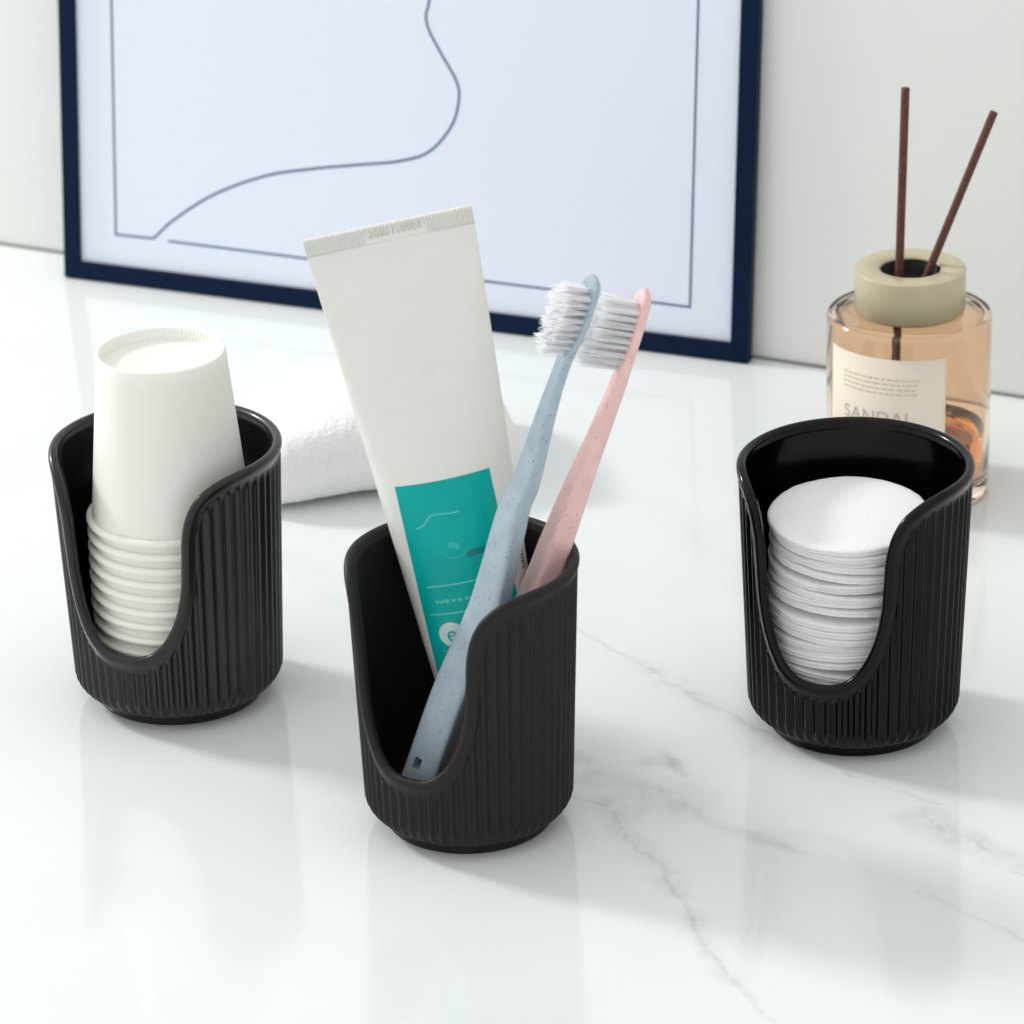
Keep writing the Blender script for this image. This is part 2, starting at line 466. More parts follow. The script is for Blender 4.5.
def holder(px, py, az, scale, mat, label, amp, kz=1.0):
    p = at(px, py)
    me = make_holder_mesh('holder_body', amp)
    me.materials.append(mat)
    o = bpy.data.objects.new('cup_holder', me); COL.objects.link(o)
    o.location = p.tolist(); o.rotation_euler.z = math.radians(az); o.scale = (scale, scale, scale * kz)
    tag(o, label, 'holder', 'black ribbed holders with a scooped front')
    return p, o
SL, SM, SR = 1.003, .947, .995
pL, hL = holder(181, 689, -25, SL, M['satin_black'], 'satin black ribbed ceramic holder filled with stacked white paper cups', .0012, 1.01)
pM, hM = holder(470, 815, -34, SM, M['matte_black'], 'matte black ribbed holder with the white toothpaste tube and two toothbrushes standing in it', .0010, 1.062)
pR, hR = holder(853, 719, -25, SR, M['gloss_black'], 'shiny black ribbed ceramic holder filled with round white cotton pads', .0012, 1.04)

# ------------------------------------------------------------------ paper cups, upside down
def cup_mesh():
    rt, rb, h = .0212, .0264, .0590       # base radius (top), mouth radius (bottom), height
    w = .0004
    prof = [(0, h - .0042), (rt - .0030, h - .0042), (rt - .0020, h - .0038), (rt - .0014, h - .0016), (rt - .0009, h - .0002), (rt - .0005, h), (rt - .0001, h - .0002), (rt + .00005, h - .0008)]
    for t in np.linspace(.05, 1, 14): prof.append((rt + (rb - rt) * t, h * (1 - t) + .0022 * t))
    c = (rb + .0008, .0012)
    for a in np.linspace(130, -180, 12): prof.append((c[0] + .00125 * math.cos(math.radians(a)), c[1] + .00125 * math.sin(math.radians(a))))
    for t in np.linspace(1, .05, 10): prof.append((rt - w + (rb - rt) * t, (h - .002) * (1 - t) + .0018 * t))
    prof += [(rt - .003, h - .0052), (0, h - .0052)]
    prof = prof[::-1]
    V, Fc = lathe(prof, 336)
    # knurled crimp inside the raised base ring
    out = []
    for (x, y, z) in V:
        r = math.hypot(x, y); a = math.atan2(x, -y)
        if h - .0040 < z < h - .0012 and rt - .0022 < r < rt - .0011 :
            r2 = r + .00030 * math.sin(a * 84 + .6)
            x *= r2 / r; y *= r2 / r
        out.append((x, y, z))
    me = bpy.data.meshes.new('paper_cup'); me.from_pydata(out, [], Fc); me.update()
    me.polygons.foreach_set('use_smooth', [True] * len(me.polygons)); me.materials.append(M['paper'])
    return me
cm = cup_mesh()
ncup = 12
ords = ['lowest', 'second', 'third', 'fourth', 'fifth', 'sixth', 'seventh', 'eighth', 'ninth', 'tenth', 'eleventh']
pitch = .0051
for i in range(ncup):
    o = bpy.data.objects.new('paper_cup', cm); COL.objects.link(o)
    o.location = (pL[0] + .0004 + random.uniform(-.00015, .00015) + .00004 * i, pL[1] - .001 + random.uniform(-.00015, .00015), .0083 + i * pitch + .0008)
    o.rotation_euler = (random.uniform(-.004, .004), random.uniform(-.004, .004), random.uniform(0, 6))
    if i == ncup - 1: lab = 'topmost white paper cup, the one whose whole side and base show upside down'
    elif i == 0: lab = 'lowest white paper cup rim, at the very bottom of the stack in the holder'
    else: 
        k = ncup - 2 - i
        lab = ('white paper cup rim directly below the topmost cup of the stack' if k == 0 else
               f'white paper cup rim, {ords[k + 1]} below the topmost cup of the stack') if i > 5 else f'white paper cup rim, {ords[i]} from the bottom of the stack'
    tag(o, lab, 'paper cup', 'white paper cups stacked upside down')

# ------------------------------------------------------------------ cotton pads
def pad_mesh(seed, top=False):
    r0, t = .0262, .00262
    n = 120; V = []; Fc = []
    prof = [(0.02, 0), (.35, 0), (.7, 0), (.88, .0), (.955, .03), (.988, .12), (1.0, .28), (.996, .42), (.985, .5), (.996, .58), (1.0, .72), (.988, .88), (.955, .97), (.88, 1), (.7, 1.03), (.5, 1.05), (.35, 1.05), (.2, 1.05), (.02, 1.05)]
    for (f, z) in prof:
        for i in range(n):
            a = 2 * PI * i / n
            q = Vector((math.cos(a) * 2.2, math.sin(a) * 2.2, seed * 7.3))
            edge = max(0, (f - .5) * 2)
            dr = r0 * .012 * noise.noise(q) + r0 * .006 * noise.noise(q * 5) * edge
            r = r0 * f + dr * f
            p = Vector((r * math.sin(a), -r * math.cos(a), 0))
            zz = t * z + .00005 * noise.noise(Vector((p.x * 70, p.y * 70, seed * 3.1))) + (.00010 if z > .5 else -.00010) * noise.noise(Vector((p.x * 420, p.y * 420, seed))) * (1 if f > .6 or z > .9 else 0)
            if edge > .7: zz += .00006 * noise.noise(Vector((a * 7, z, seed)))
            V.append((p.x, p.y, zz))
    K = len(prof)
    for q in range(K - 1):
        for i in range(n):
            j = (i + 1) % n
            Fc.append((q * n + i, q * n + j, (q + 1) * n + j, (q + 1) * n + i))
    Fc.append(list(range(n))[::-1]); Fc.append(list(range((K - 1) * n, K * n)))
    me = bpy.data.meshes.new('cotton_pad'); me.from_pydata(V, [], Fc); me.update()
    me.polygons.foreach_set('use_smooth', [True] * len(me.polygons)); me.materials.append(M['cotton'])
    return me
pads = [pad_mesh(s) for s in range(7)]
npad = 25
tens = ['', 'second', 'third', 'fourth', 'fifth', 'sixth', 'seventh', 'eighth', 'ninth', 'tenth', 'eleventh', 'twelfth', 'thirteenth', 'fourteenth', 'fifteenth', 'sixteenth', 'seventeenth', 'eighteenth', 'nineteenth', 'twentieth', 'twenty-first', 'twenty-second', 'twenty-third', 'twenty-fourth', 'twenty-fifth']
zc = .0083
for i in range(npad):
    o = bpy.data.objects.new('cotton_pad', pads[i % 7]); COL.objects.link(o)
    f = i / (npad - 1)
    tx = .045 + .03 * f; ty = -.01 + .015 * f
    
    lean_out = .0003 * math.sin(f * 9)
    o.location = (pR[0] - .0026 + .0006 * f + lean_out + random.uniform(-.0003, .0003), pR[1] - .0018 + random.uniform(-.0003, .0003), zc )
    o.rotation_euler = (tx + random.uniform(-.002, .002), ty + random.uniform(-.002, .002), random.uniform(0, 6.28))
    zc += .00270
    if i == npad - 1: lab = 'topmost round white cotton pad, its whole upper face showing'
    elif i == 0: lab = 'lowest round white cotton pad, at the bottom of the stack'
    elif i >= npad // 2: lab = f'{tens[npad - 1 - i]} cotton pad from the top of the stack'
    else: lab = f'{tens[i]} cotton pad from the bottom of the stack'
    tag(o, lab, 'cotton pad', 'round white cotton pads stacked in the shiny holder')

# ------------------------------------------------------------------ toothpaste tube
def tube():
    zf = .0080 * SM
    bot = np.array([pM[0] + .0140, pM[1] + .0095, zf + .0005])
    yb = bot[1]
    lean = .125                                     # y per z
    nrm = np.array([0, 1, -lean]); c = nrm @ bot
    topc = at(387, 222.5, nrm, c)
    ax = topc - bot; Ltot = np.linalg.norm(ax); ax /= Ltot
    tl = at(303, 246, nrm, c); tr = at(470, 206, nrm, c)
    half = np.linalg.norm(tr - tl) / 2
    wv = (tr - tl) / np.linalg.norm(tr - tl); wv = wv - ax * (wv @ ax); wv /= np.linalg.norm(wv)
    fv = np.cross(wv, ax)                           # towards the camera
    if fv[1] > 0: fv = -fv
    root = empty('toothpaste_tube')
    root.matrix_world = Matrix(((wv[0], -fv[0], ax[0], bot[0]), (wv[1], -fv[1], ax[1], bot[1]), (wv[2], -fv[2], ax[2], bot[2]), (0, 0, 0, 1)))
    tag(root, 'white squeeze tube with a teal front panel, standing crimp end up in the matte holder', 'toothpaste tube')
    capL = .020
    z0 = capL + .004                                # shoulder
    r0 = .0163
    crimp = .0052
    zc = Ltot - crimp
    def sec(z):
        f = np.clip((z - z0) / (zc - z0), 0, 1)
        a = r0 + (half - r0) * f ** .95             # half width
        b = max(r0 * (1 - f ** 1.8) * .98 * (1 - .15 * f), .00065)   # half thickness
        if z > zc: a = half; b = .00065
        return a, b
    def surf(x, z, off=0):
        a, b = sec(z)
        u = np.clip(abs(x) / a, 0, .9999)
        e = 2.0 + .15 * min(1, (z - z0) / (zc - z0))
        y = b * (1 - u ** e) ** (1 / 2.0)
        # faint dents of a handled tube
        f = (z - z0) / (zc - z0)
        y += .0011 * noise.noise(Vector((x * 45, z * 24, 1.3))) * min(1, max(0, (1 - f) * 5)) * (1 - u ** 4)
        y += -.0005 * math.exp(-((x - .004) ** 2 + (z - .137) ** 2) / .00001)
        return y + off
    NX = 60; rows = list(np.linspace(z0, zc, 120))
    V, Fc = [], []
    for z in rows:
        a, b = sec(z)
        for k in range(2 * NX):
            th = 2 * PI * k / (2 * NX)
            x = a * math.cos(th)
            y = surf(x, z) * (1 if math.sin(th) > 0 else -1)
            if abs(math.sin(th)) < 1e-6: y = 0
            V.append((x, -y, z))
    n = 2 * NX
    # shoulder
    for (f, dz) in ((.97, -.0018), (.85, -.0032), (.45, -.0045)):
        for k in range(n):
            th = 2 * PI * k / n
            V.append((r0 * f * math.cos(th), -r0 * .93 * f * math.sin(th), z0 + dz))
    K = len(rows)
    for q in range(K - 1):
        for i in range(n):
            j = (i + 1) % n; Fc.append((q * n + i, q * n + j, (q + 1) * n + j, (q + 1) * n + i))
    for i in range(n):
        j = (i + 1) % n
        Fc.append((j, i, K * n + i, K * n + j))
        Fc.append((K * n + j, K * n + i, (K + 1) * n + i, (K + 1) * n + j)); Fc.append(((K + 1) * n + j, (K + 1) * n + i, (K + 2) * n + i, (K + 2) * n + j))
    Fc.append(list(range((K - 1) * n, K * n)))
    body = mesh_obj('tube_body', V, Fc, M['tube'], root)
    # crimp: pressed ridges
    V, Fc = [], []
    NC = 58 * 8
    zs = [0, .0003, .0008, crimp - .0009, crimp - .0004, crimp]
    code = (-.008, .0118)
    for side in (-1, 1):
        for iz, dz in enumerate(zs):
            for i in range(NC + 1):
                x = -half + 2 * half * i / NC
                ridge = .00060 * (0.5 + .5 * math.cos(2 * PI * 58 * (i / NC)))
                if code[0] < x < code[1] and side == -1: ridge = ridge if (iz >= 3) else .00010
                y = (.00064 if iz == 0 else .00052) + (ridge if 0 < iz < 5 else 0)
                V.append((x, side * y, zc + dz + .00002))
    R = NC + 1; S = R * len(zs)
    for s, side in ((0, -1), (1, 1)):
        for q in range(len(zs) - 1):
            for i in range(NC):
                a = s * S + q * R + i
                Fc.append((a, a + 1, a + R + 1, a + R) if side == -1 else (a + R, a + R + 1, a + 1, a))
    t0 = (len(zs) - 1) * R
    for i in range(NC): Fc.append((t0 + i, t0 + i + 1, S + t0 + i + 1, S + t0 + i)); Fc.append((i + 1, i, S + i, S + i + 1))
    for i in (0, NC):
        for q in range(len(zs) - 1): Fc.append((q * R + i, (q + 1) * R + i, S + (q + 1) * R + i, S + q * R + i))
    crimp_o = mesh_obj('crimp_seal', V, Fc, M['tube'], root, smooth=False)
    # cap
    V, Fc = lathe([(0, 0), (.0125, 0), (.0132, .0006), (.0140, .004), (.0148, capL - .001), (.0143, capL), (.007, capL + .0004)], 72)
    mesh_obj('cap', V, Fc, M['cap'], root)
    inv = root.matrix_world.inverted()
    cc = nrm @ bot
    # the printed panel follows the curved front
    def tl_loc(px, py):
        p = at(px, py, nrm, cc - .006); q = inv @ Vector(p.tolist()); return q.x, q.z
    pa = tl_loc(395, 487); pb = tl_loc(489, 465)
    px0, px1 = pa[0], pb[0]; pz1 = (pa[1] + pb[1]) / 2; pz0 = z0 + .004
    def patch(name, x0, x1, za, zb_, off, mat, par, nx=24, nz=60, shear=0.0):
        V, Fc = [], []
        for k in range(nz + 1):
            z = za + (zb_ - za) * k / nz
            for i in range(nx + 1):
                x = x0 + (x1 - x0) * i / nx
                V.append((x, -surf(x, z + shear * x, off), z + shear * x))
        for k in range(nz):
            for i in range(nx):
                a = k * (nx + 1) + i; Fc.append((a, a + 1, a + nx + 2, a + nx + 1))
        return mesh_obj(name, V, Fc, mat, par)
    panel = patch('label_panel', px0, px1, pz0, pz1, .00007, M['teal'], root)
    def line(name, x0, x1, z, w, mat, off=.00013): patch(name, x0, x1, z - w / 2, z + w / 2, off, mat, root_panel, 30, 1)
    root_panel = panel
    W = px1 - px0
    def zz(px, py): return tl_loc(px, py)
    a = zz(427, 583); line('printed_line', a[0], px1 - .004, a[1], .00045, M['teal_light'])
    a2 = zz(433, 610); line('printed_line', a2[0] - .0008, px1 - .004, a2[1], .00045, M['teal_light'])
    a3 = zz(442, 641); line('printed_line', a3[0] + .0, px1 - .006, a3[1] - .0015, .0003, M['teal_light'])
    # illegible fine print between the two lines: word-like dashes, set as bars
    def poly(name, pts, w, mat, off=.00014):
        P = catmull(pts, 60); V, Fc = [], []
        for i in range(len(P)):
            t = P[min(i + 1, 59)] - P[max(i - 1, 0)]; t /= np.linalg.norm(t); nn_ = np.array([-t[1], t[0]])
            for s in (-1, 1):
                q = P[i] + nn_ * s * w / 2; V.append((q[0], -surf(q[0], q[1], off), q[1]))
        for i in range(59): Fc.append((2 * i, 2 * i + 2, 2 * i + 3, 2 * i + 1))
        mesh_obj(name, V, Fc, mat, root_panel)
    # faint tooth outline and highlight drawing
    q = [zz(416, 526), (zz(424, 521)), zz(430, 512), zz(440, 509), zz(451, 508), zz(459, 506)]
    poly('outline_drawing', q, .0004, M['teal_light'])
    q = [zz(440, 546), zz(452, 552), zz(463, 548), zz(470, 540)]
    poly('outline_drawing', q, .0003, M['teal_faint'])
    q = [zz(448, 540), zz(453, 539), zz(459, 541)]
    poly('highlight_mark', q, .0019, M['teal_faint'])
    q = [zz(467, 549), zz(474, 546), zz(486, 543)]
    poly('dark_mark', q, .0019, M['teal_dark'])
    base_z = zz(436, 597)[1]; x = zz(436, 597)[0]
    rr = random.Random(3)
    while x < px1 - .004:
        w = rr.uniform(.0008, .0016)
        h = rr.uniform(.0008, .0013)
        poly('small_print', [(x, base_z + h * .5), (x + w * .35, base_z - h * .4), (x + w * .65, base_z + h * .4), (x + w, base_z - h * .3)], .00035, M['teal_light'], .00012)
        x += w + rr.choice((.0002, .0002, .0003, .0009))
    # round badge
    bc = zz(452, 627)
    def ring(name, r_out, r_in, mat, off, cen=bc, a0=0, a1=360):
        V, Fc = [], []
        n = 60
        for i in range(n + 1):
            t = math.radians(a0 + (a1 - a0) * i / n)
            for r in (r_in, r_out):
                x = cen[0] + r * math.cos(t); z = cen[1] + r * math.sin(t); V.append((x, -surf(x, z, off), z))
        for i in range(n): Fc.append((2 * i, 2 * i + 1, 2 * i + 3, 2 * i + 2))
        mesh_obj(name, V, Fc, mat, root_panel)
    ring('badge', .0040, .00002, M['print_white'], .00034)
    o = text_mesh('badge_mark', 'e', .0074, M['teal'], 0, 0, lambda c: Vector((bc[0] + c.x, -surf(bc[0] + c.x, bc[1] + c.y, .00050), bc[1] + c.y))); o.parent = root_panel
    # vertical row of tiny dark print by the right edge
    s0 = zz(523, 543); s1 = zz(527, 568)
    P0 = np.array(s0); P1 = np.array(s1)
    for i in range(9):
        p = P0 + (P1 - P0) * i / 8; x, z = p[0] - .0006, p[1]
        w = rr.uniform(.0004, .0010)
        V = [(x - w, -surf(x - w, z, .0001), z), (x, -surf(x, z, .0001), z), (x, -surf(x, z + .0006, .0001), z + .0006), (x - w, -surf(x - w, z + .0006, .0001), z + .0006)]
        mesh_obj('small_print', V, [(0, 1, 2, 3)], M['print_black'], root)
    # embossed batch code on the crimp
    o = text_mesh('batch_code', '2020110901', .0034, M['emboss'], .00016, .00002)
    o.parent = root
    o.matrix_local = Matrix.Translation((.0019, -.00070, zc + .0026)) @ Matrix.Rotation(PI / 2, 4, 'X')
    return root

def text_mesh(name, s, size, mat, extrude=0.0001, bevel=0, fn=None, space=1.0):
    cu = bpy.data.curves.new(name, 'FONT'); cu.body = s; cu.size = size; cu.align_x = 'CENTER'; cu.align_y = 'CENTER'
    cu.extrude = extrude; cu.bevel_depth = bevel; cu.space_character = space
    t = bpy.data.objects.new(name, cu); COL.objects.link(t)
    dg = bpy.context.evaluated_depsgraph_get(); dg.update()
    me = bpy.data.meshes.new_from_object(t.evaluated_get(dg))
    bpy.data.objects.remove(t)
    me.name = name; me.materials.clear(); me.materials.append(mat)
    if fn:
        for v in me.vertices: v.co = fn(v.co)
    o = bpy.data.objects.new(name, me); COL.objects.link(o)
    return o
tube_root = tube()

# ------------------------------------------------------------------ toothbrushes
def toothbrush(label, mat, spine_px, plane, bn, prof, head_len, tuft_len, seed, hole=True, messy=1.0, bn_foot=None):
    """spine_px: pixels of the centre line from foot to tip, lying in the plane (n, c); bn: the way the bristles point"""
    P3 = np.array([at(x, y, *plane) for x, y in spine_px])
    Pc, L = resample(catmull(P3, 400), 140)
    foot = Pc[0]
    root = empty('toothbrush', foot)
    tag(root, label, 'toothbrush', 'toothbrushes leaning in the matte holder')
    bpy.context.view_layer.update()
    fr = []
    for i in range(len(Pc)):
        t = Pc[min(i + 1, len(Pc) - 1)] - Pc[max(i - 1, 0)]; t /= np.linalg.norm(t)
        q = min(1, i / (len(Pc) * .7)); b = np.array(bn, float) * q + np.array(bn_foot or bn, float) * (1 - q); b -= t * (b @ t); b /= np.linalg.norm(b)
        fr.append((t, b, np.cross(t, b)))
    fs = np.array([p[0] for p in prof]); ws = np.array([p[1] for p in prof]); ts = np.array([p[2] for p in prof])
    V, Fc = [], []
    n = 40
    M_ = len(Pc)
    for i in range(M_):
        f = i / (M_ - 1)
        w = np.interp(f, fs, ws) / 2; th = np.interp(f, fs, ts) / 2
        # rounded ends
        dd = min(f * L, (1 - f) * L)
        endr = .0025 if f < .5 else .0045
        if dd < endr:
            q = math.sqrt(max(0.0, 1 - (1 - dd / endr) ** 2)); w *= max(q, .25) if f > .5 else .8 + .2 * q; th *= max(q, .5) if f > .5 else .8 + .2 * q
        t, b, s = fr[i]
        for k in range(n):
            a = 2 * PI * (k + .5) / n
            e = 2 / 6.5
            cx = math.copysign(abs(math.cos(a)) ** e, math.cos(a)); cy = math.copysign(abs(math.sin(a)) ** e, math.sin(a))
            # a soft ridge down the broad face, bevelled long edges
            p = Pc[i] + s * w * cx + b * th * cy * (1 - .12 * abs(cx) ** 2) - foot
            V.append(p)
    for q in range(M_ - 1):
        for i in range(n):
            j = (i + 1) % n; Fc.append((q * n + i, q * n + j, (q + 1) * n + j, (q + 1) * n + i))
    Fc.append(list(range(n))[::-1]); Fc.append(list(range((M_ - 1) * n, M_ * n)))
    h = mesh_obj('handle', V, Fc, mat, root)
    bm = bmesh.new(); bm.from_mesh(h.data); bmesh.ops.recalc_face_normals(bm, faces=bm.faces); bm.to_mesh(h.data); bm.free()
    if hole:   # slot near the foot
        i = int(140 * hole); t, b, s = fr[i]
        cbm = bmesh.new(); bmesh.ops.create_cube(cbm, size=1)
        c0 = Pc[i] - foot
        for v in cbm.verts:
            v.co = Vector((c0 + s * (v.co.x * .0026 - .0014) + b * (v.co.y * .0120 + .0010) + t * (v.co.z * .0042 + .0004)).tolist())
        bmesh.ops.recalc_face_normals(cbm, faces=cbm.faces)
        cut = bm_obj('cutter', cbm, None)
        md = h.modifiers.new('hole', 'BOOLEAN'); md.object = cut; md.operation = 'DIFFERENCE'; md.solver = 'FAST'
        bpy.context.view_layer.update()
        cut.location = root.location; bpy.context.view_layer.update()
        dg = bpy.context.evaluated_depsgraph_get()
        me = bpy.data.meshes.new_from_object(h.evaluated_get(dg))
        if len(me.vertices) > 500:
            h.modifiers.clear(); h.data = me; me.name = 'handle'; me.set_sharp_from_angle(angle=math.radians(40))
        else: h.modifiers.clear()
        bpy.data.objects.remove(cut)
    # bristle tufts on the head
    rr = random.Random(seed)
    NR, NC_ = 10, 4
    h0 = 1 - head_len / L
    for r in range(NR):
        f = h0 + (r + .3) / NR * (1 - h0 - .003 / L)
        i = min(int(f * (M_ - 1)), M_ - 2)
        ff = f * (M_ - 1) - i
        c = Pc[i] * (1 - ff) + Pc[i + 1] * ff
        t, b, s = fr[i]
        th = np.interp(f, fs, ts) / 2; w = np.interp(f, fs, ws) / 2
        for cidx in range(NC_):
            if r in (0, NR - 1) and cidx in (0, NC_ - 1): continue
            sx = (cidx - (NC_ - 1) / 2) / ((NC_ - 1) / 2) * (w - .0013)
            root_c = c + s * sx + b * (th * .8)
            V, Fc = [], []
            tlen = tuft_len * (1 + .04 * math.sin(r * 1.9)) * (1 if r % 2 else .96)
            splay_t = (r - NR / 2) / NR * .10 * messy
            tilt = np.array([rr.gauss(splay_t, .03 * messy), rr.gauss(sx * 18, .04 * messy)])
            for q in range(24):
                u = math.sqrt(rr.random()) * .00078; a = rr.uniform(0, 2 * PI)
                o = root_c + t * u * math.cos(a) + s * u * math.sin(a)
                dirv = b + t * (tilt[0] + u * math.cos(a) * 130 * messy + rr.gauss(0, .03 * messy)) + s * (tilt[1] + u * math.sin(a) * 130 * messy + rr.gauss(0, .03 * messy))
                dirv /= np.linalg.norm(dirv)
                ln = tlen * rr.uniform(.95, 1.03)
                k0 = len(V)
                bend = (t * rr.gauss(0, .05) + s * rr.gauss(0, .05)) * messy
                for lv, rad in ((0, .0001), (.55, .0001), (.93, .00009), (1.0, .00004)):
                    cen = o + dirv * ln * lv + bend * ln * lv * lv
                    for g in range(4):
                        V.append(cen + rad * (t * math.cos(g * PI / 2) + s * math.sin(g * PI / 2)) - foot)
                for lv in range(3):
                    for g in range(4):
                        g2 = (g + 1) % 4
                        Fc.append((k0 + lv * 4 + g, k0 + lv * 4 + g2, k0 + lv * 4 + 4 + g2, k0 + lv * 4 + 4 + g))
                Fc.append((k0 + 12, k0 + 13, k0 + 14, k0 + 15))
            mesh_obj('bristle_tuft', V, Fc, M['nylon'], root, smooth=False)
    return root

def yplane(y0, k):       # y = y0 + k z
    return ((0, 1, -k), y0)
blue = toothbrush('pale blue speckled toothbrush crossing in front of the teal panel, nearer of the two', M['blue_straw'],
    [(411, 801), (424, 769), (453, 690), (484, 620), (496, 580), (506, 540), (516, 503), (527, 479), (548, 408), (565, 358), (578, 325), (590, 290), (594, 275)],
    yplane(pM[1] - .0100, .06), (-.78, -.54, .24),
    [(0, .0114, .0064), (.2, .0122, .0068), (.36, .0124, .0072), (.46, .0112, .0070), (.54, .0098, .0074), (.62, .0080, .0064), (.72, .0062, .0050), (.80, .0046, .0040), (.845, .0046, .0036), (.88, .0070, .0026), (.92, .0084, .0024), (1, .0080, .0024)],
    .0262, .0106, 4, hole=.072, bn_foot=(-.50, -.85, .2), messy=.65)
pink = toothbrush('pink speckled toothbrush standing at the back right of the matte holder', M['pink_straw'],
    [(446, 797), (457, 765), (503, 670), (541, 582), (557, 540), (571, 503), (581, 477), (602, 425), (620, 378), (632, 338), (642, 304), (646, 289)],
    yplane(pM[1] - .0020, .075), (-.93, -.30, .42),
    [(0, .0105, .0075), (.2, .0115, .0080), (.40, .0115, .0088), (.50, .0110, .0086), (.60, .0090, .0075), (.70, .0065, .0060), (.80, .0048, .0050), (.845, .0048, .0045), (.88, .0072, .0036), (.92, .0086, .0034), (1, .0082, .0034)],
    .0268, .0134, 9, hole=None, messy=.28)

# ------------------------------------------------------------------ reed diffuser
def diffuser():
    b0 = at(907, 486); x, y, z = b0
    depth = pix(b0)[2]; s = depth / F
    RB = 81.0 * s; hb = at(907, 310, (0, 1, 0), y)[2]
    root = empty('reed_diffuser', b0)
    tag(root, 'peach glass diffuser bottle with a beige collar, behind the shiny holder', 'diffuser bottle')
    w = .0017; bt = .0065
    outer = [(0, .0006), (RB * .8, .0006), (RB - .003, .0), (RB - .001, .0004), (RB, .0022), (RB, hb - .0018), (RB - .0004, hb - .0007), (RB - .0012, hb - .0001), (RB - .0025, hb), (.014, hb), (.0130, hb + .001), (.0130, hb + .010)]
    inner = [(.0105, hb + .010), (.0105, hb - .0005), (.013, hb - w), (RB - .0036, hb - w), (RB - .0025, hb - w - .0006), (RB - w, hb - w - .0018), (RB - w, bt + .004), (RB - w - .0015, bt + .0012), (RB - w - .004, bt), (0, bt - .0008)]
    V, Fc = lathe(outer + inner, 128)
    g = mesh_obj('glass_bottle', V, Fc, M['glass'], root)
    lv = hb * .36
    V, Fc = lathe([(0, bt - .0006), (RB - w - .0041, bt + .0002), (RB - w - .0017, bt + .0014), (RB - w - .0002, bt + .0042), (RB - w - .0002, lv), (RB - w - .0008, lv - .0003), (0, lv - .0003)], 128)
    mesh_obj('fragrance_oil', V, Fc, M['oil'], root)
    RC = 54.3 * s; ct = at(908, 267, (0, 1, 0), y)[2]; RH = RC * .54
    prof = [(RH, hb + .0102), (.0134, hb + .0102), (.0134, hb + .0004), (RC - .0008, hb + .0004), (RC, hb + .0012), (RC, ct - .0005), (RC - .0001, ct - .00015), (RC - .0005, ct), (RH + .0008, ct), (RH + .0001, ct - .0006), (RH, ct - .002), (RH, hb + .0102)]
    V, Fc = lathe(prof, 128); mesh_obj('collar', V, Fc, M['collar'], root)
    # dark stopper well
    V, Fc = lathe([(RH - .00005, ct - .0009), (RH - .0004, ct - .0009), (RH - .0006, ct - .0060), (0, ct - .0060)], 96); mesh_obj('inner_stopper', V, Fc, M['dark'], root)
    # label
    a0, a1 = math.radians(-71), math.radians(20)
    lt = hb - 20 * s / math.cos(PITCH); lb = .010
    RL = RB + .00012
    def cyl(a, zz, off=0.0): return ((RL + off) * math.sin(a), -(RL + off) * math.cos(a), zz)
    V, Fc = [], []
    n = 40
    for r_ in (RL, RL + .00012):
        for i in range(n + 1):
            a = a0 + (a1 - a0) * i / n
            V.append((r_ * math.sin(a), -r_ * math.cos(a), lb)); V.append((r_ * math.sin(a), -r_ * math.cos(a), lt))
    m = 2 * (n + 1)
    for i in range(n):
        Fc.append((m + 2 * i, m + 2 * i + 2, m + 2 * i + 3, m + 2 * i + 1)); Fc.append((2 * i + 1, 2 * i + 3, 2 * i + 2, 2 * i))
        Fc.append((2 * i + 1, m + 2 * i + 1, m + 2 * i + 3, 2 * i + 3)); Fc.append((2 * i, 2 * i + 2, m + 2 * i + 2, m + 2 * i))
    Fc.append((0, m, m + 1, 1)); Fc.append((2 * n + 1, m + 2 * n + 1, m + 2 * n, 2 * n))
    lab = mesh_obj('paper_label', V, Fc, M['label_paper'], root)
    am = math.radians(-29)
    def bend(zc_):
        return lambda c: Vector(((RL + .00018 + c.z) * math.sin(am + c.x / RL), -(RL + .00018 + c.z) * math.cos(am + c.x / RL), zc_ + c.y))
    zt = lt - 57 * s / math.cos(PITCH)
    o = text_mesh('label_word', 'SANDAL', .0072, M['label_ink'], .00004, 0, bend(zt), 1.05); o.parent = lab
    rr = random.Random(11)
    for row in range(4):
        zr = lt - (19 + row * 4.6) * s / math.cos(PITCH)
        xx = -.0145
        V, Fc = [], []
        while xx < .0150:
            ww = rr.uniform(.0010, .0030)
            c = bend(zr)
            ks = len(V)
            for (dx, dy) in ((0, -.00032), (ww, -.00032), (ww, .00032), (0, .00032)):
                V.append(tuple(c(Vector((xx + dx, dy, 0)))))
            Fc.append((ks, ks + 1, ks + 2, ks + 3))
            xx += ww + .0006
        mesh_obj('small_print', V, Fc, M['label_ink_faint'], lab, smooth=False)
    # reeds
    for (tp, ep, yo, lab_) in (((905.5, 88), (899.5, 262), -.001, 'upright dark brown reed stick in the diffuser bottle'),
                               ((994, 112), (930, 268), .002, 'slanting dark brown reed stick leaning out to the right of the diffuser')):
        A = at(*tp, (0, 1, 0), y + yo); Bq = at(*ep, (0, 1, 0), y + yo)
        dv = (Bq - A) / np.linalg.norm(Bq - A)
        t_end = (A[2] - (hb * .55 if yo < 0 else hb + .0105)) / -dv[2]
        E_ = A + dv * t_end
        reed(A, E_, lab_)

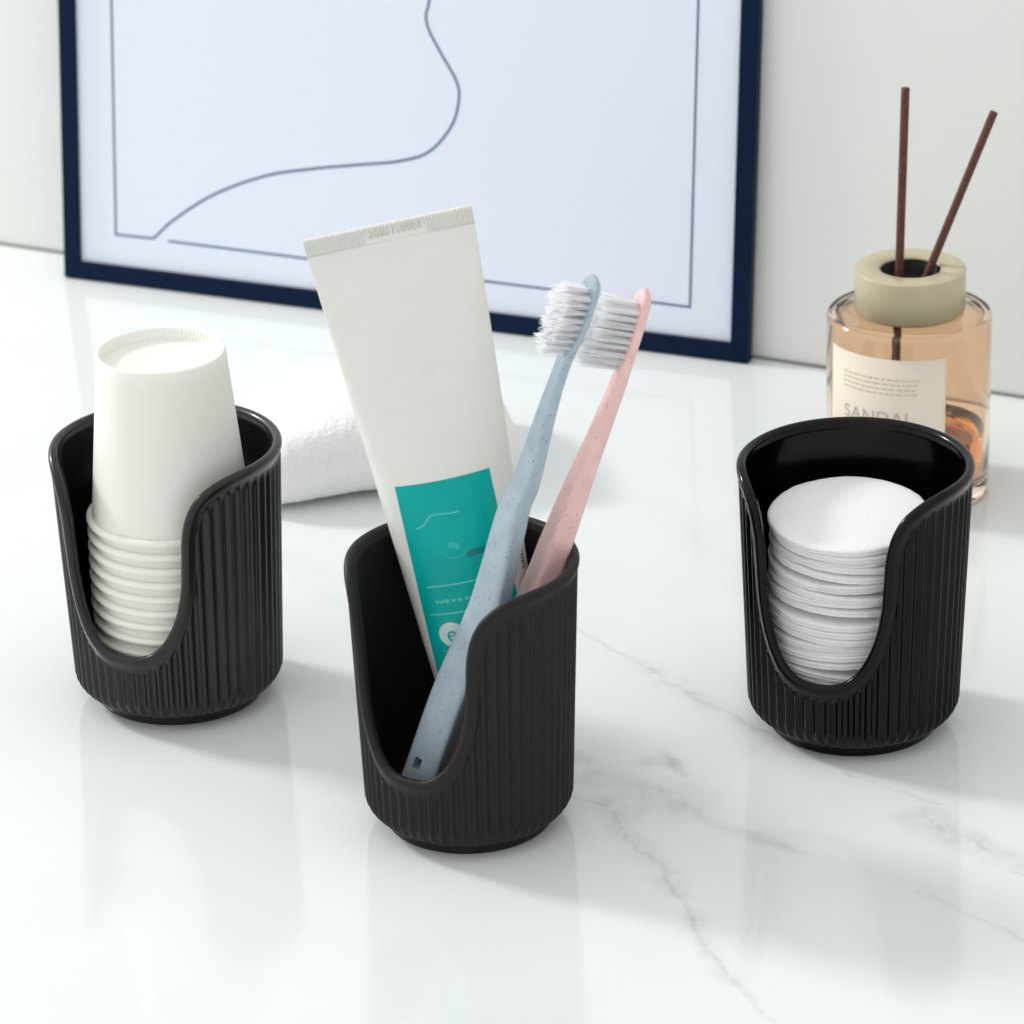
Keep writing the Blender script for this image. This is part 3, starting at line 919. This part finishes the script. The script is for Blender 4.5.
def reed(A, B_, label):
    r = .00150; n = 24; K = 60
    d_ = B_ - A; L = np.linalg.norm(d_); d_ = d_ / L
    e1 = np.cross(d_, [0, 1, 0]); e1 /= np.linalg.norm(e1); e2 = np.cross(d_, e1)
    V, Fc = [], []
    for q in range(K + 1):
        c = d_ * (L * (K - q) / K) + A - B_
        c = c - (0)
        for i in range(n):
            a = 2 * PI * i / n
            rr_ = r * (1 + .05 * math.cos(6 * a) + .03 * noise.noise(Vector((a, q * .4, 2))))
            V.append(d_ * 0 + (A - B_) * (q / K) + e1 * rr_ * math.cos(a) + e2 * rr_ * math.sin(a))
    for q in range(K):
        for i in range(n):
            j = (i + 1) % n; Fc.append((q * n + i, q * n + j, (q + 1) * n + j, (q + 1) * n + i))
    Fc.append(list(range(n))[::-1]); Fc.append(list(range(K * n, (K + 1) * n)))
    o = mesh_obj('reed_stick', V, Fc, M['reed']); o.location = B_.tolist()
    tag(o, label, 'reed stick', 'reed sticks in the diffuser')
diffuser()

# ------------------------------------------------------------------ folded towel
def towel():
    A = at(264, 519); B_ = at(524, 489)
    e = B_ - A; L = np.linalg.norm(e); e /= L
    ang = math.atan2(e[1], e[0])
    D_, Hh = .074, .037
    # cross-section of a thick double fold, front edge rounded
    sec = []
    n = 220
    for i in range(n):
        a = 2 * PI * i / n
        ex = 2 / 3.4
        c, s_ = math.cos(a), math.sin(a)
        yy = D_ / 2 * math.copysign(abs(c) ** ex, c) + D_ / 2; zz = Hh / 2 * math.copysign(abs(s_) ** ex, s_) + Hh / 2
        # crease between the two folds on the front
        if c < 0:
            yy += .0004 * math.exp(-((zz - Hh * .5) / .0022) ** 2) * min(1, -c * 1.6)
        sec.append((yy, zz))
    K = 260
    V, Fc = [], []
    for q in range(K + 1):
        x = L * q / K
        f = q / K
        endf = min(x, L - x)
        er = .013
        sh = 1 if endf > er else math.sqrt(max(0, 1 - (1 - endf / er) ** 2.4)) * .55 + .45
        sag = .9 + .1 * math.sin(f * PI) + .04 * math.sin(f * 7)
        if f < .5: sag *= .86 + .28 * f
        for (yy, zz) in sec:
            p = Vector((x + (.0 if 0 < q < K else 0), D_ / 2 + (yy - D_ / 2) * (.9 + .1 * sh), max(0.0, Hh * .0 + zz * sag * sh)))
            q1 = p * 55; 
            dsp = .0012 * noise.noise(q1 * .6) + .0003 * noise.noise(p * 260) + .00025 * noise.noise(p * 900) + .0002 * noise.noise(p * 1800)
            nrm = Vector((0, (yy - D_ / 2) / D_, (zz - Hh / 2) / Hh)); nrm.normalize() if nrm.length > 0 else None
            p = p + nrm * dsp
            p.z = max(p.z, .0001)
            V.append(tuple(p))
    m = len(sec)
    for q in range(K):
        for i in range(m):
            j = (i + 1) % m; Fc.append((q * m + i, (q + 1) * m + i, (q + 1) * m + j, q * m + j))
    Fc.append(list(range(m))); Fc.append(list(range(K * m, (K + 1) * m))[::-1])
    o = mesh_obj('folded_towel', V, Fc, M['towel'])
    o.location = A.tolist(); o.rotation_euler.z = ang
    tag(o, 'small folded white terry towel lying on the marble behind the toothpaste tube', 'towel')
towel()

# ------------------------------------------------------------------ light: soft bright window light from the left, pale room round about
w = bpy.data.worlds.new('World'); sc.world = w; w.use_nodes = True
nt = w.node_tree; bg = nt.nodes['Background']
tc = nt.nodes.new('ShaderNodeTexCoord')
dt = nt.nodes.new('ShaderNodeVectorMath'); dt.operation = 'DOT_PRODUCT'; dt.inputs[1].default_value = (-.45, .25, .75)
nt.links.new(tc.outputs['Generated'], dt.inputs[0])
mr = nt.nodes.new('ShaderNodeMapRange'); mr.inputs['From Min'].default_value = -.5; mr.inputs['From Max'].default_value = .9
mr.inputs['To Min'].default_value = .62; mr.inputs['To Max'].default_value = 1.0
nt.links.new(dt.outputs['Value'], mr.inputs['Value'])
ml = nt.nodes.new('ShaderNodeVectorMath'); ml.operation = 'SCALE'; ml.inputs[0].default_value = (1.0, 1.0, .995)
nt.links.new(mr.outputs[0], ml.inputs['Scale']); nt.links.new(ml.outputs[0], bg.inputs['Color'])
bg.inputs['Strength'].default_value = 1.14

def area(name, pos, target, size, power, color=(1, 1, 1), sy=None):
    ld = bpy.data.lights.new(name, 'AREA'); ld.energy = power; ld.color = color; ld.size = size
    if sy: ld.shape = 'RECTANGLE'; ld.size_y = sy
    o = bpy.data.objects.new(name, ld); COL.objects.link(o)
    o.location = pos; o.rotation_euler = (Vector(target) - Vector(pos)).to_track_quat('-Z', 'Y').to_euler()
    return o
az = math.radians(154); el = math.radians(33)
dirv = Vector((math.cos(az) * math.cos(el), math.sin(az) * math.cos(el), math.sin(el)))
area('window_light', dirv * 2.4, (0, -.05, .03), .34, 33, (1, .985, .955), .34)

vs = sc.view_settings
vs.view_transform = 'Standard'; vs.look = 'None'; vs.exposure = 0; vs.gamma = 1; vs.use_curve_mapping = False
cy = sc.cycles
cy.use_denoising = True; cy.max_bounces = 12; cy.transmission_bounces = 12; cy.diffuse_bounces = 9; cy.glossy_bounces = 6
cy.caustics_refractive = True; cy.caustics_reflective = False; cy.blur_glossy = .5
cy.sample_clamp_indirect = 6
